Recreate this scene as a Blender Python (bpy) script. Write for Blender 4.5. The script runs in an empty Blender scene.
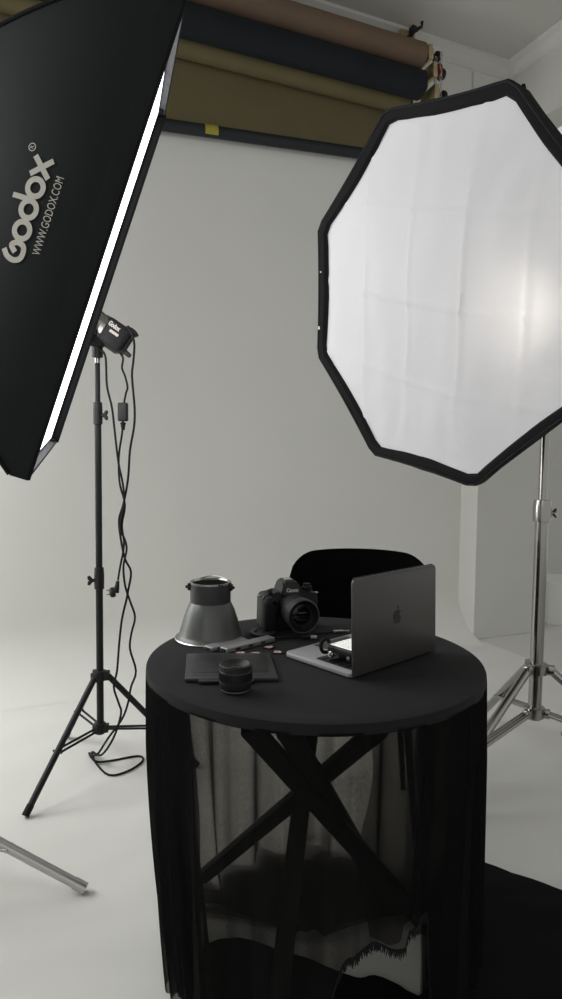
import bpy, bmesh, math, random
from mathutils import Vector as V, Matrix as M, noise
PI = math.pi
S = bpy.context.scene
C = S.collection
random.seed(4)

# ---------------------------------------------------------------- camera
CAM_H = 1.241
F_PX = 660.0
cam = bpy.data.cameras.new('camera')
cam.sensor_fit = 'VERTICAL'; cam.sensor_height = 36.0; cam.lens = 36.0 * F_PX / 999.0
cam.clip_start = 0.05; cam.clip_end = 60
co = bpy.data.objects.new('camera', cam); C.objects.link(co)
pitch = math.atan(F_PX / 9500.0); roll = 0.011
fwd = V((0, math.cos(pitch), -math.sin(pitch))); up0 = V((0, math.sin(pitch), math.cos(pitch))); rt0 = V((1, 0, 0))
rt = rt0 * math.cos(roll) + up0 * math.sin(roll); up = up0 * math.cos(roll) - rt0 * math.sin(roll)
co.matrix_world = M(((rt.x, up.x, -fwd.x, 0), (rt.y, up.y, -fwd.y, 0), (rt.z, up.z, -fwd.z, CAM_H), (0, 0, 0, 1)))
S.camera = co

# ---------------------------------------------------------------- light and exposure
S.view_settings.view_transform = 'Standard'
S.view_settings.look = 'None'
S.view_settings.gamma = 1.0
S.view_settings.use_curve_mapping = False
S.view_settings.exposure = 0.0
w = bpy.data.worlds.new('studio_daylight'); S.world = w; w.use_nodes = True
bg = w.node_tree.nodes['Background']
bg.inputs[0].default_value = (1.0, 1.0, 0.985, 1); bg.inputs[1].default_value = 0.54

def area(name, loc, target, sx, sy, power, col=(1, 1, 1)):
    l = bpy.data.lights.new(name, 'AREA'); l.shape = 'RECTANGLE'; l.size = sx; l.size_y = sy
    l.energy = power; l.color = col
    o = bpy.data.objects.new(name, l); C.objects.link(o); o.location = loc
    o.rotation_euler = (V(target) - V(loc)).to_track_quat('-Z', 'Y').to_euler()
    return o
area('left_fill', (-3.0, 1.4, 2.4), (-0.9, 2.9, 0.2), 1.4, 1.6, 86)  # unseen area light added to brighten the left wall and floor
area('low_left_fill', (-2.6, 2.6, 1.5), (-0.9, 2.9, 0.4), 1.0, 1.6, 36)  # second added light, set lower, lifting the left wall; no window built
area('rear_fill', (-1.2, -2.0, 2.4), (0, 3, 1.0), 2.0, 1.6, 6)  # weak fill added behind the camera, with no window modelled
SOFTBOX_L = 2.9      # radiance of the rectangular softbox face
BULB_L = 15.0
OCTA_L = 0.23        # radiance of the octagonal face (its bulb adds to it)

# ---------------------------------------------------------------- materials
MATS = {}
def mat(name, col, rough=0.6, metal=0.0, spec=0.5, noise_scale=0, noise_amt=0.0, bump=0.0, bump_scale=200, sheen=0.0, coat=0.0, aniso=None):
    if name in MATS: return MATS[name]
    m = bpy.data.materials.new(name); m.use_nodes = True; nt = m.node_tree; N = nt.nodes; L = nt.links
    b = N['Principled BSDF']
    b.inputs['Base Color'].default_value = (*col, 1); b.inputs['Roughness'].default_value = rough
    b.inputs['Metallic'].default_value = metal; b.inputs['Specular IOR Level'].default_value = spec
    b.inputs['Sheen Weight'].default_value = sheen; b.inputs['Coat Weight'].default_value = coat
    tc = N.new('ShaderNodeTexCoord')
    if noise_amt:
        n = N.new('ShaderNodeTexNoise'); n.inputs['Scale'].default_value = noise_scale; n.inputs['Detail'].default_value = 6
        L.new(tc.outputs['Object'], n.inputs['Vector'])
        r = N.new('ShaderNodeMapRange'); r.inputs['From Min'].default_value = 0.3; r.inputs['From Max'].default_value = 0.7
        r.inputs['To Min'].default_value = 1 - noise_amt; r.inputs['To Max'].default_value = 1 + noise_amt
        L.new(n.outputs['Fac'], r.inputs['Value'])
        mx = N.new('ShaderNodeVectorMath'); mx.operation = 'SCALE'; mx.inputs[0].default_value = col
        L.new(r.outputs[0], mx.inputs['Scale']); L.new(mx.outputs[0], b.inputs['Base Color'])
    if bump:
        n2 = N.new('ShaderNodeTexNoise'); n2.inputs['Scale'].default_value = bump_scale; n2.inputs['Detail'].default_value = 3
        L.new(tc.outputs['Object'], n2.inputs['Vector'])
        bp = N.new('ShaderNodeBump'); bp.inputs['Strength'].default_value = bump; bp.inputs['Distance'].default_value = 0.002
        L.new(n2.outputs['Fac'], bp.inputs['Height']); L.new(bp.outputs[0], b.inputs['Normal'])
    MATS[name] = m
    return m

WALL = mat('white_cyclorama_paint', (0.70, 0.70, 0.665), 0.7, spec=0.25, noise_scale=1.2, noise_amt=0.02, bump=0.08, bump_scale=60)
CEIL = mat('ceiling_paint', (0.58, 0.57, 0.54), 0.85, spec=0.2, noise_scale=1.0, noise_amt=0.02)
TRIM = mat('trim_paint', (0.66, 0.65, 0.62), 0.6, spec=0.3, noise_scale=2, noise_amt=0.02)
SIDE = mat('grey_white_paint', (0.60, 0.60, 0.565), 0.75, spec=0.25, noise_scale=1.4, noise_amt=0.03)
BLKFAB = mat('black_softbox_fabric', (0.011, 0.0135, 0.0145), 0.65, spec=0.2, noise_scale=6, noise_amt=0.12, bump=0.25, bump_scale=30)
BLKEDGE = mat('black_edge_fabric', (0.0055, 0.0055, 0.006), 0.8, spec=0.2, noise_scale=20, noise_amt=0.1, bump=0.3, bump_scale=300)
LIPIN = mat('grey_lip_lining', (0.055, 0.057, 0.063), 0.6, spec=0.3, noise_scale=25, noise_amt=0.25, bump=0.3, bump_scale=80)
SILVER = mat('silver_lining', (0.72, 0.72, 0.72), 0.4, metal=0.85, bump=0.3, bump_scale=60)
BLKMET = mat('black_painted_metal', (0.010, 0.011, 0.012), 0.5, spec=0.3, noise_scale=9, noise_amt=0.1)
BLKPL = mat('black_plastic', (0.0075, 0.0075, 0.008), 0.5, spec=0.4, noise_scale=30, noise_amt=0.1, bump=0.1, bump_scale=900)
BLKRUB = mat('black_rubber', (0.008, 0.008, 0.009), 0.75, spec=0.25, noise_scale=40, noise_amt=0.1)
CHROME = mat('brushed_chrome', (0.36, 0.35, 0.33), 0.17, metal=1.0, bump=0.04, bump_scale=300)
STEEL = mat('satin_steel', (0.50, 0.50, 0.48), 0.35, metal=1.0, bump=0.05, bump_scale=300)
WHITEPRINT = mat('pale_print', (0.62, 0.60, 0.55), 0.7, spec=0.2, noise_scale=40, noise_amt=0.03)
CLOTH = mat('black_table_cloth', (0.0125, 0.0125, 0.0135), 0.85, spec=0.2, noise_scale=14, noise_amt=0.12, bump=0.2, bump_scale=700, sheen=0.02)
FLOORCLOTH = mat('black_floor_cloth', (0.006, 0.0062, 0.0068), 0.9, spec=0.15, noise_scale=5, noise_amt=0.2, bump=0.3, bump_scale=20)
VELVET = mat('black_velvet', (0.0045, 0.0045, 0.0048), 0.95, spec=0.1, noise_scale=30, noise_amt=0.2, sheen=0.01)
LEGS = mat('table_leg_paint', (0.02, 0.02, 0.02), 0.5, spec=0.3, noise_scale=10, noise_amt=0.1)
BROWN = mat('brown_paper', (0.155, 0.108, 0.076), 0.9, spec=0.15, noise_scale=5, noise_amt=0.06)
BLKPAPER = mat('black_paper', (0.013, 0.015, 0.018), 0.85, spec=0.2, noise_scale=5, noise_amt=0.08)
OLIVE = mat('olive_paper', (0.135, 0.114, 0.060), 0.9, spec=0.15, noise_scale=5, noise_amt=0.06)
BARBLK = mat('black_bar_paint', (0.018, 0.022, 0.025), 0.6, spec=0.3, noise_scale=6, noise_amt=0.1)
YELLOW = mat('yellow_tape', (0.34, 0.29, 0.05), 0.7, spec=0.2, noise_scale=50, noise_amt=0.12, bump=0.3, bump_scale=200)
BRASS = mat('yellow_zinc_plate', (0.55, 0.45, 0.28), 0.4, metal=0.9, noise_scale=30, noise_amt=0.1)
RED = mat('red_plastic', (0.25, 0.03, 0.03), 0.5, noise_scale=30, noise_amt=0.1)
GREYAL = mat('spun_grey_aluminium', (0.115, 0.12, 0.114), 0.42, metal=0.55, noise_scale=30, noise_amt=0.06, bump=0.05, bump_scale=200)
GREYDK = mat('dark_anodised_aluminium', (0.05, 0.052, 0.052), 0.4, metal=0.5, noise_scale=30, noise_amt=0.06)
SPACE = mat('space_grey_aluminium', (0.085, 0.081, 0.077), 0.42, metal=0.55, noise_scale=60, noise_amt=0.03, bump=0.03, bump_scale=900)
PALMREST = mat('pale_grey_aluminium', (0.42, 0.42, 0.43), 0.45, metal=0.5, noise_scale=60, noise_amt=0.03)
EMBLEM = mat('dark_mirror_emblem', (0.012, 0.012, 0.013), 0.25, metal=0.3, noise_scale=20, noise_amt=0.05)
SCREEN = mat('dark_screen', (0.004, 0.004, 0.005), 0.12, spec=0.5, noise_scale=20, noise_amt=0.05)
KEYS = mat('black_keys', (0.012, 0.012, 0.013), 0.5, spec=0.3, noise_scale=50, noise_amt=0.1)
HUBGREY = mat('grey_hub_aluminium', (0.26, 0.262, 0.268), 0.42, metal=0.35, noise_scale=60, noise_amt=0.05)
GLASS = mat('coated_lens_glass', (0.003, 0.004, 0.006), 0.07, spec=0.45, coat=0.0, noise_scale=4, noise_amt=0.1)
TABLET = mat('dark_tablet_shell', (0.020, 0.023, 0.023), 0.5, spec=0.4, noise_scale=30, noise_amt=0.08, bump=0.06, bump_scale=600)
PINK = mat('card_label', (0.42, 0.26, 0.24), 0.6, noise_scale=300, noise_amt=0.4)
CARDW = mat('card_label_pale', (0.62, 0.55, 0.52), 0.6, noise_scale=300, noise_amt=0.15)
LEDW = mat('white_led_board', (0.80, 0.80, 0.79), 0.35, noise_scale=60, noise_amt=0.03, coat=0.5)
LEDCHIP = mat('led_chip', (0.9, 0.88, 0.78), 0.3, noise_scale=60, noise_amt=0.03)
CUBEW = mat('white_cube_paint', (0.72, 0.72, 0.69), 0.7, spec=0.2, noise_scale=4, noise_amt=0.02)

def floor_material():
    m = bpy.data.materials.new('painted_studio_floor'); m.use_nodes = True; nt = m.node_tree; N = nt.nodes; L = nt.links
    b = N['Principled BSDF']; b.inputs['Roughness'].default_value = 0.5; b.inputs['Specular IOR Level'].default_value = 0.3
    tc = N.new('ShaderNodeTexCoord')
    n = N.new('ShaderNodeTexNoise'); n.inputs['Scale'].default_value = 0.9; n.inputs['Detail'].default_value = 5
    L.new(tc.outputs['Object'], n.inputs['Vector'])
    wv = N.new('ShaderNodeTexWave'); wv.wave_type = 'RINGS'; wv.inputs['Scale'].default_value = 1.1
    wv.inputs['Distortion'].default_value = 14; wv.inputs['Detail'].default_value = 3; wv.inputs['Detail Scale'].default_value = 0.8
    L.new(tc.outputs['Object'], wv.inputs['Vector'])
    cr = N.new('ShaderNodeValToRGB')
    cr.color_ramp.elements[0].color = (0.68, 0.68, 0.645, 1); cr.color_ramp.elements[1].color = (0.735, 0.735, 0.70, 1)
    L.new(n.outputs['Fac'], cr.inputs['Fac'])
    mx = N.new('ShaderNodeMix'); mx.data_type = 'RGBA'; mx.blend_type = 'MULTIPLY'; mx.inputs[0].default_value = 0.03
    L.new(cr.outputs[0], mx.inputs[6]); L.new(wv.outputs['Color'], mx.inputs[7])
    # unpainted grey strip beyond the painted cyclorama floor (a paint edge in the object's own x)
    sp = N.new('ShaderNodeSeparateXYZ'); L.new(tc.outputs['Object'], sp.inputs[0])
    gt = N.new('ShaderNodeMath'); gt.operation = 'GREATER_THAN'; gt.inputs[1].default_value = 0.045
    L.new(sp.outputs['X'], gt.inputs[0])
    m2 = N.new('ShaderNodeMix'); m2.data_type = 'RGBA'; L.new(gt.outputs[0], m2.inputs[0])
    L.new(mx.outputs[2], m2.inputs[6]); m2.inputs[7].default_value = (0.60, 0.60, 0.565, 1)
    L.new(m2.outputs[2], b.inputs['Base Color'])
    bp = N.new('ShaderNodeBump'); bp.inputs['Strength'].default_value = 0.05; bp.inputs['Distance'].default_value = 0.003
    L.new(wv.outputs['Fac'], bp.inputs['Height']); L.new(bp.outputs[0], b.inputs['Normal'])
    return m

def diffuser_material(name, strength, scatter=True):
    m = bpy.data.materials.new(name); m.use_nodes = True; nt = m.node_tree; N = nt.nodes; L = nt.links
    for n in list(N): N.remove(n)
    out = N.new('ShaderNodeOutputMaterial')
    em = N.new('ShaderNodeEmission'); em.inputs[0].default_value = (1.0, 0.985, 1.0, 1); em.inputs[1].default_value = strength
    df = N.new('ShaderNodeBsdfDiffuse'); df.inputs[0].default_value = (0.60, 0.60, 0.605, 1)
    tc = N.new('ShaderNodeTexCoord')
    n1 = N.new('ShaderNodeTexNoise'); n1.inputs['Scale'].default_value = 4; n1.inputs['Detail'].default_value = 5
    L.new(tc.outputs['Object'], n1.inputs['Vector'])
    bp = N.new('ShaderNodeBump'); bp.inputs['Strength'].default_value = 0.5; bp.inputs['Distance'].default_value = 0.03
    L.new(n1.outputs['Fac'], bp.inputs['Height'])
    L.new(bp.outputs[0], df.inputs['Normal'])
    ad = N.new('ShaderNodeAddShader')
    if scatter:
        rf = N.new('ShaderNodeBsdfRefraction'); rf.inputs['IOR'].default_value = 1.4; rf.inputs['Roughness'].default_value = 1.0
        rf.inputs[0].default_value = (0.95, 0.92, 0.88, 1)
        mx = N.new('ShaderNodeMixShader'); mx.inputs[0].default_value = 0.25
        L.new(df.outputs[0], mx.inputs[1]); L.new(rf.outputs[0], mx.inputs[2])
        L.new(mx.outputs[0], ad.inputs[0])
    else:
        L.new(df.outputs[0], ad.inputs[0])
    L.new(em.outputs[0], ad.inputs[1]); L.new(ad.outputs[0], out.inputs[0])
    return m

def emit(name, col, s):
    m = bpy.data.materials.new(name); m.use_nodes = True; nt = m.node_tree
    b = nt.nodes['Principled BSDF']; b.inputs['Emission Color'].default_value = (*col, 1); b.inputs['Emission Strength'].default_value = s
    b.inputs['Base Color'].default_value = (0.8, 0.8, 0.8, 1)
    return m

def sheer_material(name, open_=0.42):
    """thin woven black voile: light passes between the threads, less of it at a slant"""
    m = bpy.data.materials.new(name); m.use_nodes = True; nt = m.node_tree; N = nt.nodes; L = nt.links
    for n in list(N): N.remove(n)
    out = N.new('ShaderNodeOutputMaterial')
    tr = N.new('ShaderNodeBsdfTransparent'); tr.inputs[0].default_value = (1, 0.985, 0.95, 1)
    df = N.new('ShaderNodeBsdfDiffuse'); df.inputs[0].default_value = (0.016, 0.016, 0.0165, 1)
    tl = N.new('ShaderNodeBsdfTranslucent'); tl.inputs[0].default_value = (0.05, 0.05, 0.048, 1)
    m1 = N.new('ShaderNodeMixShader'); m1.inputs[0].default_value = 0.5
    L.new(df.outputs[0], m1.inputs[1]); L.new(tl.outputs[0], m1.inputs[2])
    lw = N.new('ShaderNodeLayerWeight'); lw.inputs[0].default_value = 0.5
    tc = N.new('ShaderNodeTexCoord')
    nz = N.new('ShaderNodeTexNoise'); nz.inputs['Scale'].default_value = 260; nz.inputs['Detail'].default_value = 2
    L.new(tc.outputs['Object'], nz.inputs['Vector'])
    mr = N.new('ShaderNodeMapRange'); mr.inputs['From Min'].default_value = 0.0; mr.inputs['From Max'].default_value = 0.75
    mr.inputs['To Min'].default_value = open_; mr.inputs['To Max'].default_value = 0.0
    L.new(lw.outputs['Facing'], mr.inputs['Value'])
    mm = N.new('ShaderNodeMath'); mm.operation = 'MULTIPLY'
    mr2 = N.new('ShaderNodeMapRange'); mr2.inputs['From Min'].default_value = 0.3; mr2.inputs['From Max'].default_value = 0.7
    mr2.inputs['To Min'].default_value = 0.85; mr2.inputs['To Max'].default_value = 1.15
    L.new(nz.outputs['Fac'], mr2.inputs['Value']); L.new(mr.outputs[0], mm.inputs[0]); L.new(mr2.outputs[0], mm.inputs[1])
    mx = N.new('ShaderNodeMixShader'); L.new(mm.outputs[0], mx.inputs[0])
    L.new(m1.outputs[0], mx.inputs[1]); L.new(tr.outputs[0], mx.inputs[2]); L.new(mx.outputs[0], out.inputs[0])
    return m

# ---------------------------------------------------------------- mesh helpers
def frame(z, x=None):
    z = V(z).normalized(); h = V(x) if x is not None else (V((0, 0, 1)) if abs(z.z) < 0.95 else V((1, 0, 0)))
    x = (h - z * h.dot(z)).normalized(); y = z.cross(x)
    return M(((x.x, y.x, z.x), (x.y, y.y, z.y), (x.z, y.z, z.z)))

def spline(pts, n=6, closed=False):
    P = [V(p) for p in pts]; out = []
    k = len(P); rng = k if closed else k - 1
    for i in range(rng):
        p0 = P[(i - 1) % k] if closed or i > 0 else P[0]; p1 = P[i]; p2 = P[(i + 1) % k]
        p3 = P[(i + 2) % k] if closed or i + 2 < k else P[-1]
        for j in range(n):
            t = j / n
            out.append(0.5 * ((2 * p1) + (p2 - p0) * t + (2 * p0 - 5 * p1 + 4 * p2 - p3) * t * t + (3 * p1 - p0 - 3 * p2 + p3) * t ** 3))
    if not closed: out.append(P[-1])
    return out

class MB:
    def __init__(s): s.bm = bmesh.new()
    def box(s, c, size, rot=None, bev=0.0, seg=2):
        g = bmesh.ops.create_cube(s.bm, size=1.0); vs = g['verts']
        for v in vs: v.co = V((v.co.x * size[0], v.co.y * size[1], v.co.z * size[2]))
        if bev:
            es = list({e for v in vs for e in v.link_edges})
            r = bmesh.ops.bevel(s.bm, geom=es, offset=bev, segments=seg, affect='EDGES', profile=0.5)
            vs = list({v for f in r['faces'] for v in f.verts} | {v for v in vs if v.is_valid})
            seen = set(vs); st = list(vs)
            while st:
                v = st.pop()
                for e in v.link_edges:
                    o = e.other_vert(v)
                    if o not in seen: seen.add(o); st.append(o)
            vs = list(seen)
        for v in vs: v.co = (rot @ v.co if rot is not None else v.co) + V(c)
        return s
    def lathe(s, prof, c=(0, 0, 0), axis=(0, 0, 1), seg=32, cap0=True, cap1=True, x=None):
        R = frame(axis, x); rings = []
        for r, z in prof:
            rings.append([s.bm.verts.new(V(c) + R @ V((r * math.cos(2 * PI * i / seg), r * math.sin(2 * PI * i / seg), z))) for i in range(seg)])
        for a, b in zip(rings, rings[1:]):
            for i in range(seg):
                j = (i + 1) % seg
                s.bm.faces.new((a[i], a[j], b[j], b[i]))
        if cap0: s.bm.faces.new(rings[0][::-1])
        if cap1: s.bm.faces.new(rings[-1])
        return s
    def cyl(s, p0, p1, r0, r1=None, seg=16):
        d = V(p1) - V(p0)
        return s.lathe([(r0, 0), (r0 if r1 is None else r1, d.length)], p0, d, seg)
    def tube(s, pts, r, seg=8, smooth=0, closed=False):
        P = spline(pts, smooth, closed) if smooth else [V(p) for p in pts]
        k = len(P); rings = []; x = None
        for i, p in enumerate(P):
            a = P[(i - 1) % k] if closed or i else P[0]; b = P[(i + 1) % k] if closed or i + 1 < k else P[-1]
            d = (b - a)
            if d.length < 1e-9: d = V((0, 0, 1))
            R = frame(d, x); x = R @ V((1, 0, 0))
            rr = r[i] if isinstance(r, (list, tuple)) else r
            rings.append([s.bm.verts.new(p + R @ V((rr * math.cos(2 * PI * q / seg), rr * math.sin(2 * PI * q / seg), 0))) for q in range(seg)])
        rng = k if closed else k - 1
        for i in range(rng):
            a, b = rings[i], rings[(i + 1) % k]
            for q in range(seg):
                j = (q + 1) % seg
                s.bm.faces.new((a[q], a[j], b[j], b[q]))
        if not closed:
            s.bm.faces.new(rings[0][::-1]); s.bm.faces.new(rings[-1])
        return s
    def prism(s, poly, d0, d1, o=(0, 0, 0), ex=(1, 0, 0), ey=(0, 0, 1), ez=(0, -1, 0), bev=0.0):
        ex, ey, ez, o = V(ex), V(ey), V(ez), V(o)
        a = [s.bm.verts.new(o + ex * p[0] + ey * p[1] + ez * d0) for p in poly]
        b = [s.bm.verts.new(o + ex * p[0] + ey * p[1] + ez * d1) for p in poly]
        n = len(poly); fs = [s.bm.faces.new(a[::-1]), s.bm.faces.new(b)]
        for i in range(n): fs.append(s.bm.faces.new((a[i], a[(i + 1) % n], b[(i + 1) % n], b[i])))
        if bev:
            es = [e for e in {e for f in fs for e in f.edges}]
            bmesh.ops.bevel(s.bm, geom=es, offset=bev, segments=2, affect='EDGES', profile=0.5)
        return s
    def grid(s, fn, nu, nv, closed_u=False):
        vs = [[s.bm.verts.new(fn(i / nu, j / nv)) for j in range(nv + 1)] for i in range(nu + (0 if closed_u else 1))]
        k = len(vs)
        for i in range(nu):
            a = vs[i]; b = vs[(i + 1) % k]
            for j in range(nv): s.bm.faces.new((a[j], b[j], b[j + 1], a[j + 1]))
        return s
    def thick_stroke(s, pts, wdt, put, closed=False, d=0.0012):
        """a flat pen stroke (2-d polyline, width) laid on a surface by put(a, b, lift)"""
        n = len(pts); L_, R_ = [], []
        for i in range(n):
            a = pts[(i - 1) % n] if closed or i else pts[0]; b = pts[(i + 1) % n] if closed or i + 1 < n else pts[-1]
            dx, dy = b[0] - a[0], b[1] - a[1]; l = math.hypot(dx, dy) or 1
            nx, ny = -dy / l * wdt / 2, dx / l * wdt / 2
            L_.append((pts[i][0] + nx, pts[i][1] + ny)); R_.append((pts[i][0] - nx, pts[i][1] - ny))
        lv = [s.bm.verts.new(put(*p, d)) for p in L_]; rv = [s.bm.verts.new(put(*p, d)) for p in R_]
        for i in range(n if closed else n - 1):
            j = (i + 1) % n; s.bm.faces.new((lv[i], lv[j], rv[j], rv[i]))
        return s

def link_mesh(name, mb, m, parent=None, smooth=True, angle=40):
    bmesh.ops.recalc_face_normals(mb.bm, faces=mb.bm.faces)
    me = bpy.data.meshes.new(name); mb.bm.to_mesh(me); mb.bm.free()
    if smooth:
        for p in me.polygons: p.use_smooth = True
        try: me.set_sharp_from_angle(angle=math.radians(angle))
        except Exception: pass
    ms = m if isinstance(m, (list, tuple)) else [m]
    for q in ms: me.materials.append(q)
    o = bpy.data.objects.new(name, me); C.objects.link(o)
    if parent is not None: o.parent = parent
    return o

def tag(o, label, cat, group=None):
    o['label'] = label; o['category'] = cat
    if group: o['group'] = group
    return o
def thing(name, label, cat, loc=(0, 0, 0), rot=None, group=None):
    o = bpy.data.objects.new(name, None); C.objects.link(o); o.empty_display_size = 0.05
    o.matrix_world = M.LocRotScale(V(loc), rot.to_quaternion() if rot is not None else None, None)
    return tag(o, label, cat, group)
def part(name, mb, m, parent, label=None, **k):
    o = link_mesh(name, mb, m, parent, **k)
    if label: o['label'] = label
    return o
def struct(name, mb, m, rot=None, loc=(0, 0, 0), **k):
    o = link_mesh(name, mb, m, None, **k); o['kind'] = 'structure'
    o.matrix_world = M.LocRotScale(V(loc), rot.to_quaternion() if rot is not None else None, None)
    return o
def text_bm(body, size, put, width=None, spacing=1.0, d=0.0006, bold=0.0):
    """text laid on a surface: put(a, b, lift) with a along the line, b upward"""
    cu = bpy.data.curves.new('t', 'FONT'); cu.body = body; cu.size = size; cu.space_character = spacing
    cu.align_x = 'CENTER'; cu.align_y = 'CENTER'; cu.resolution_u = 4; cu.offset = bold
    o = bpy.data.objects.new('t', cu); C.objects.link(o)
    dg = bpy.context.evaluated_depsgraph_get(); me = bpy.data.meshes.new_from_object(o.evaluated_get(dg))
    C.objects.unlink(o); bpy.data.objects.remove(o); bpy.data.curves.remove(cu)
    mb = MB(); mb.bm.from_mesh(me); bpy.data.meshes.remove(me)
    xs = [v.co.x for v in mb.bm.verts]; k = 1.0 if not width else width / (max(xs) - min(xs))
    for v in mb.bm.verts: v.co = put(v.co.x * k, v.co.y, d)
    return mb

# ---------------------------------------------------------------- the room
ROOM = M.Rotation(math.radians(23.5), 3, 'Z')     # room axes: x along the back wall, -y towards the camera
RO = V((1.307, 4.381, 0))                         # front left foot of the wing wall
def room(s, v, z): return RO + ROOM @ V((s, -v, z))
CEIL_Z = 3.86
BACK = 0.17; COVE = 0.32

mb = MB()
mb.grid(lambda a, b: V((-5.0 + 9 * a, BACK - COVE - 1e-4 + (-6.5) * b if False else BACK + 0.9 - 8.5 * b, 0)), 2, 2)
struct('floor', mb, floor_material(), ROOM, RO)

prof = [(BACK, CEIL_Z)] + [(BACK, COVE + (CEIL_Z - COVE) * k / 6) for k in range(5, 0, -1)]
prof += [(BACK - COVE + COVE * math.cos(a), COVE - COVE * math.sin(a)) for a in [PI / 2 * k / 16 for k in range(17)]]
prof[-1] = (BACK - COVE, 0.0008)
mb = MB()
nprof = len(prof) - 1
mb.grid(lambda a, b: V((-5.0 + 5.0 * a, prof[round(b * nprof)][0], prof[round(b * nprof)][1])), 8, nprof)
# closed right end of the cove, seen beside the wing wall
e = [mb.bm.verts.new(V((0.0, y, z))) for y, z in prof[6:]] + [mb.bm.verts.new(V((0, BACK, 0)))]
mb.bm.faces.new(e)
struct('wall_back', mb, WALL, ROOM, RO, angle=60)
mb = MB(); mb.box((0.17, BACK + 0.02, (3.4 + CEIL_Z) / 2), (0.36, 0.04, CEIL_Z - 3.4))
struct('wall_back_upper', mb, WALL, ROOM, RO, smooth=False)
mb = MB(); mb.box((0.26, 0.12, 1.7), (0.52, 0.24, 3.4), bev=0.004)
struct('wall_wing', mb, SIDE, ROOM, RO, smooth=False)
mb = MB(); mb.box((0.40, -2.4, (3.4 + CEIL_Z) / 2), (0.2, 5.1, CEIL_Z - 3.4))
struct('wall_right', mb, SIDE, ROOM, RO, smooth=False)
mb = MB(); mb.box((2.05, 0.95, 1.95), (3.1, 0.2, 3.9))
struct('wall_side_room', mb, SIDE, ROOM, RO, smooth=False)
mb = MB(); mb.box((-5.05, -2.0, 1.95), (0.1, 4.5, 3.9))
struct('wall_left', mb, WALL, ROOM, RO, smooth=False)
mb = MB(); mb.box((-0.75, -2.6, CEIL_Z + 0.05), (8.8, 6.0, 0.1))
struct('ceiling', mb, CEIL, ROOM, RO, smooth=False)
def moulding(sx, sy): return [(0, 0), (0.075 * sx, 0), (0.075 * sx, -0.012), (0.075 * sx, -0.018), (0.045 * sx, -0.032), (0.02 * sx, -0.062), (0.016 * sx, -0.085), (0, -0.09)]
mb = MB(); mb.prism(moulding(1, 1), -5.0, 0.30, (0, BACK, CEIL_Z), (0, -1, 0), (0, 0, 1), (1, 0, 0))
struct('trim_1', mb, TRIM, ROOM, RO, smooth=False)
mb = MB(); mb.prism(moulding(1, 1), -BACK, 4.8, (0.30, 0, CEIL_Z), (-1, 0, 0), (0, 0, 1), (0, -1, 0))
struct('trim_2', mb, TRIM, ROOM, RO, smooth=False)

# ---------------------------------------------------------------- backdrop rolls under the ceiling
def roll_pt(s, off, z): return V((s, BACK - off, z))
TILT = 0.0
def zt(z, s): return z + TILT * (s + 0.5)
def paper_roll(name, label, off, z, s1, r, m, core=True):
    s0 = s1 - 2.75
    t = thing(name, label, 'paper roll', room(s0, -BACK + off, zt(z, s0)), ROOM, 'rolls of backdrop paper under the ceiling')
    d = V((2.75, 0, TILT * 2.75))
    mb = MB(); mb.lathe([(r * 0.80, 0.0), (r, 0.004), (r, d.length - 0.004), (r * 0.80, d.length)], (0, 0, 0), d, 40)
    part('paper', mb, m, t)
    mb = MB(); mb.cyl(d * -0.02, d * 1.012, 0.026, seg=20); part('core_tube', mb, BLKPL, t)
    return t
paper_roll('backdrop_roll', 'roll of brown backdrop paper, topmost of the three under the ceiling', 0.27, 3.575, -0.60, 0.074, BROWN)
paper_roll('backdrop_roll', 'roll of black backdrop paper between the brown and the olive roll', 0.27, 3.413, -0.60, 0.079, BLKPAPER)
ol = paper_roll('backdrop_roll', 'roll of olive backdrop paper, lowest, with a short length hanging down to a black bar', 0.12, 3.385, -0.60, 0.065, OLIVE)
mb = MB()
def sheet(a, b):
    s = 0.02 + 2.70 * a; top = -0.0 + TILT * s; bot = -0.365 + 0.062 * (s - 1.3)
    y = 0.066 + 0.004 * math.sin(b * PI)
    return V((s, y, top + (bot - top) * b))
mb.grid(sheet, 24, 8)
part('hanging_paper', mb, OLIVE, ol)
mb = MB(); p0 = sheet(-0.01, 1); p1 = sheet(1.01, 1); mb.cyl(p0 + V((0, -0.0, -0.03)), p1 + V((0, 0, -0.03)), 0.032, seg=24)
bar = part('bottom_bar', mb, BARBLK, ol, 'black bar weighting the end of the olive paper')
mb = MB(); sx = 0.556
q = sheet(sx, 1) + V((0, 0, -0.03))
mb.grid(lambda a, b: V((q.x - 0.035 + 0.075 * a + 0.006 * b, q.y - 0.0335 * math.cos(-1.1 + 2.0 * b) , q.z + 0.075 * a * 0.055 - 0.0335 * math.sin(-1.1 + 2.0 * b))), 4, 8)
part('tape', mb, YELLOW, bar, 'strip of yellow tape')
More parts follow.
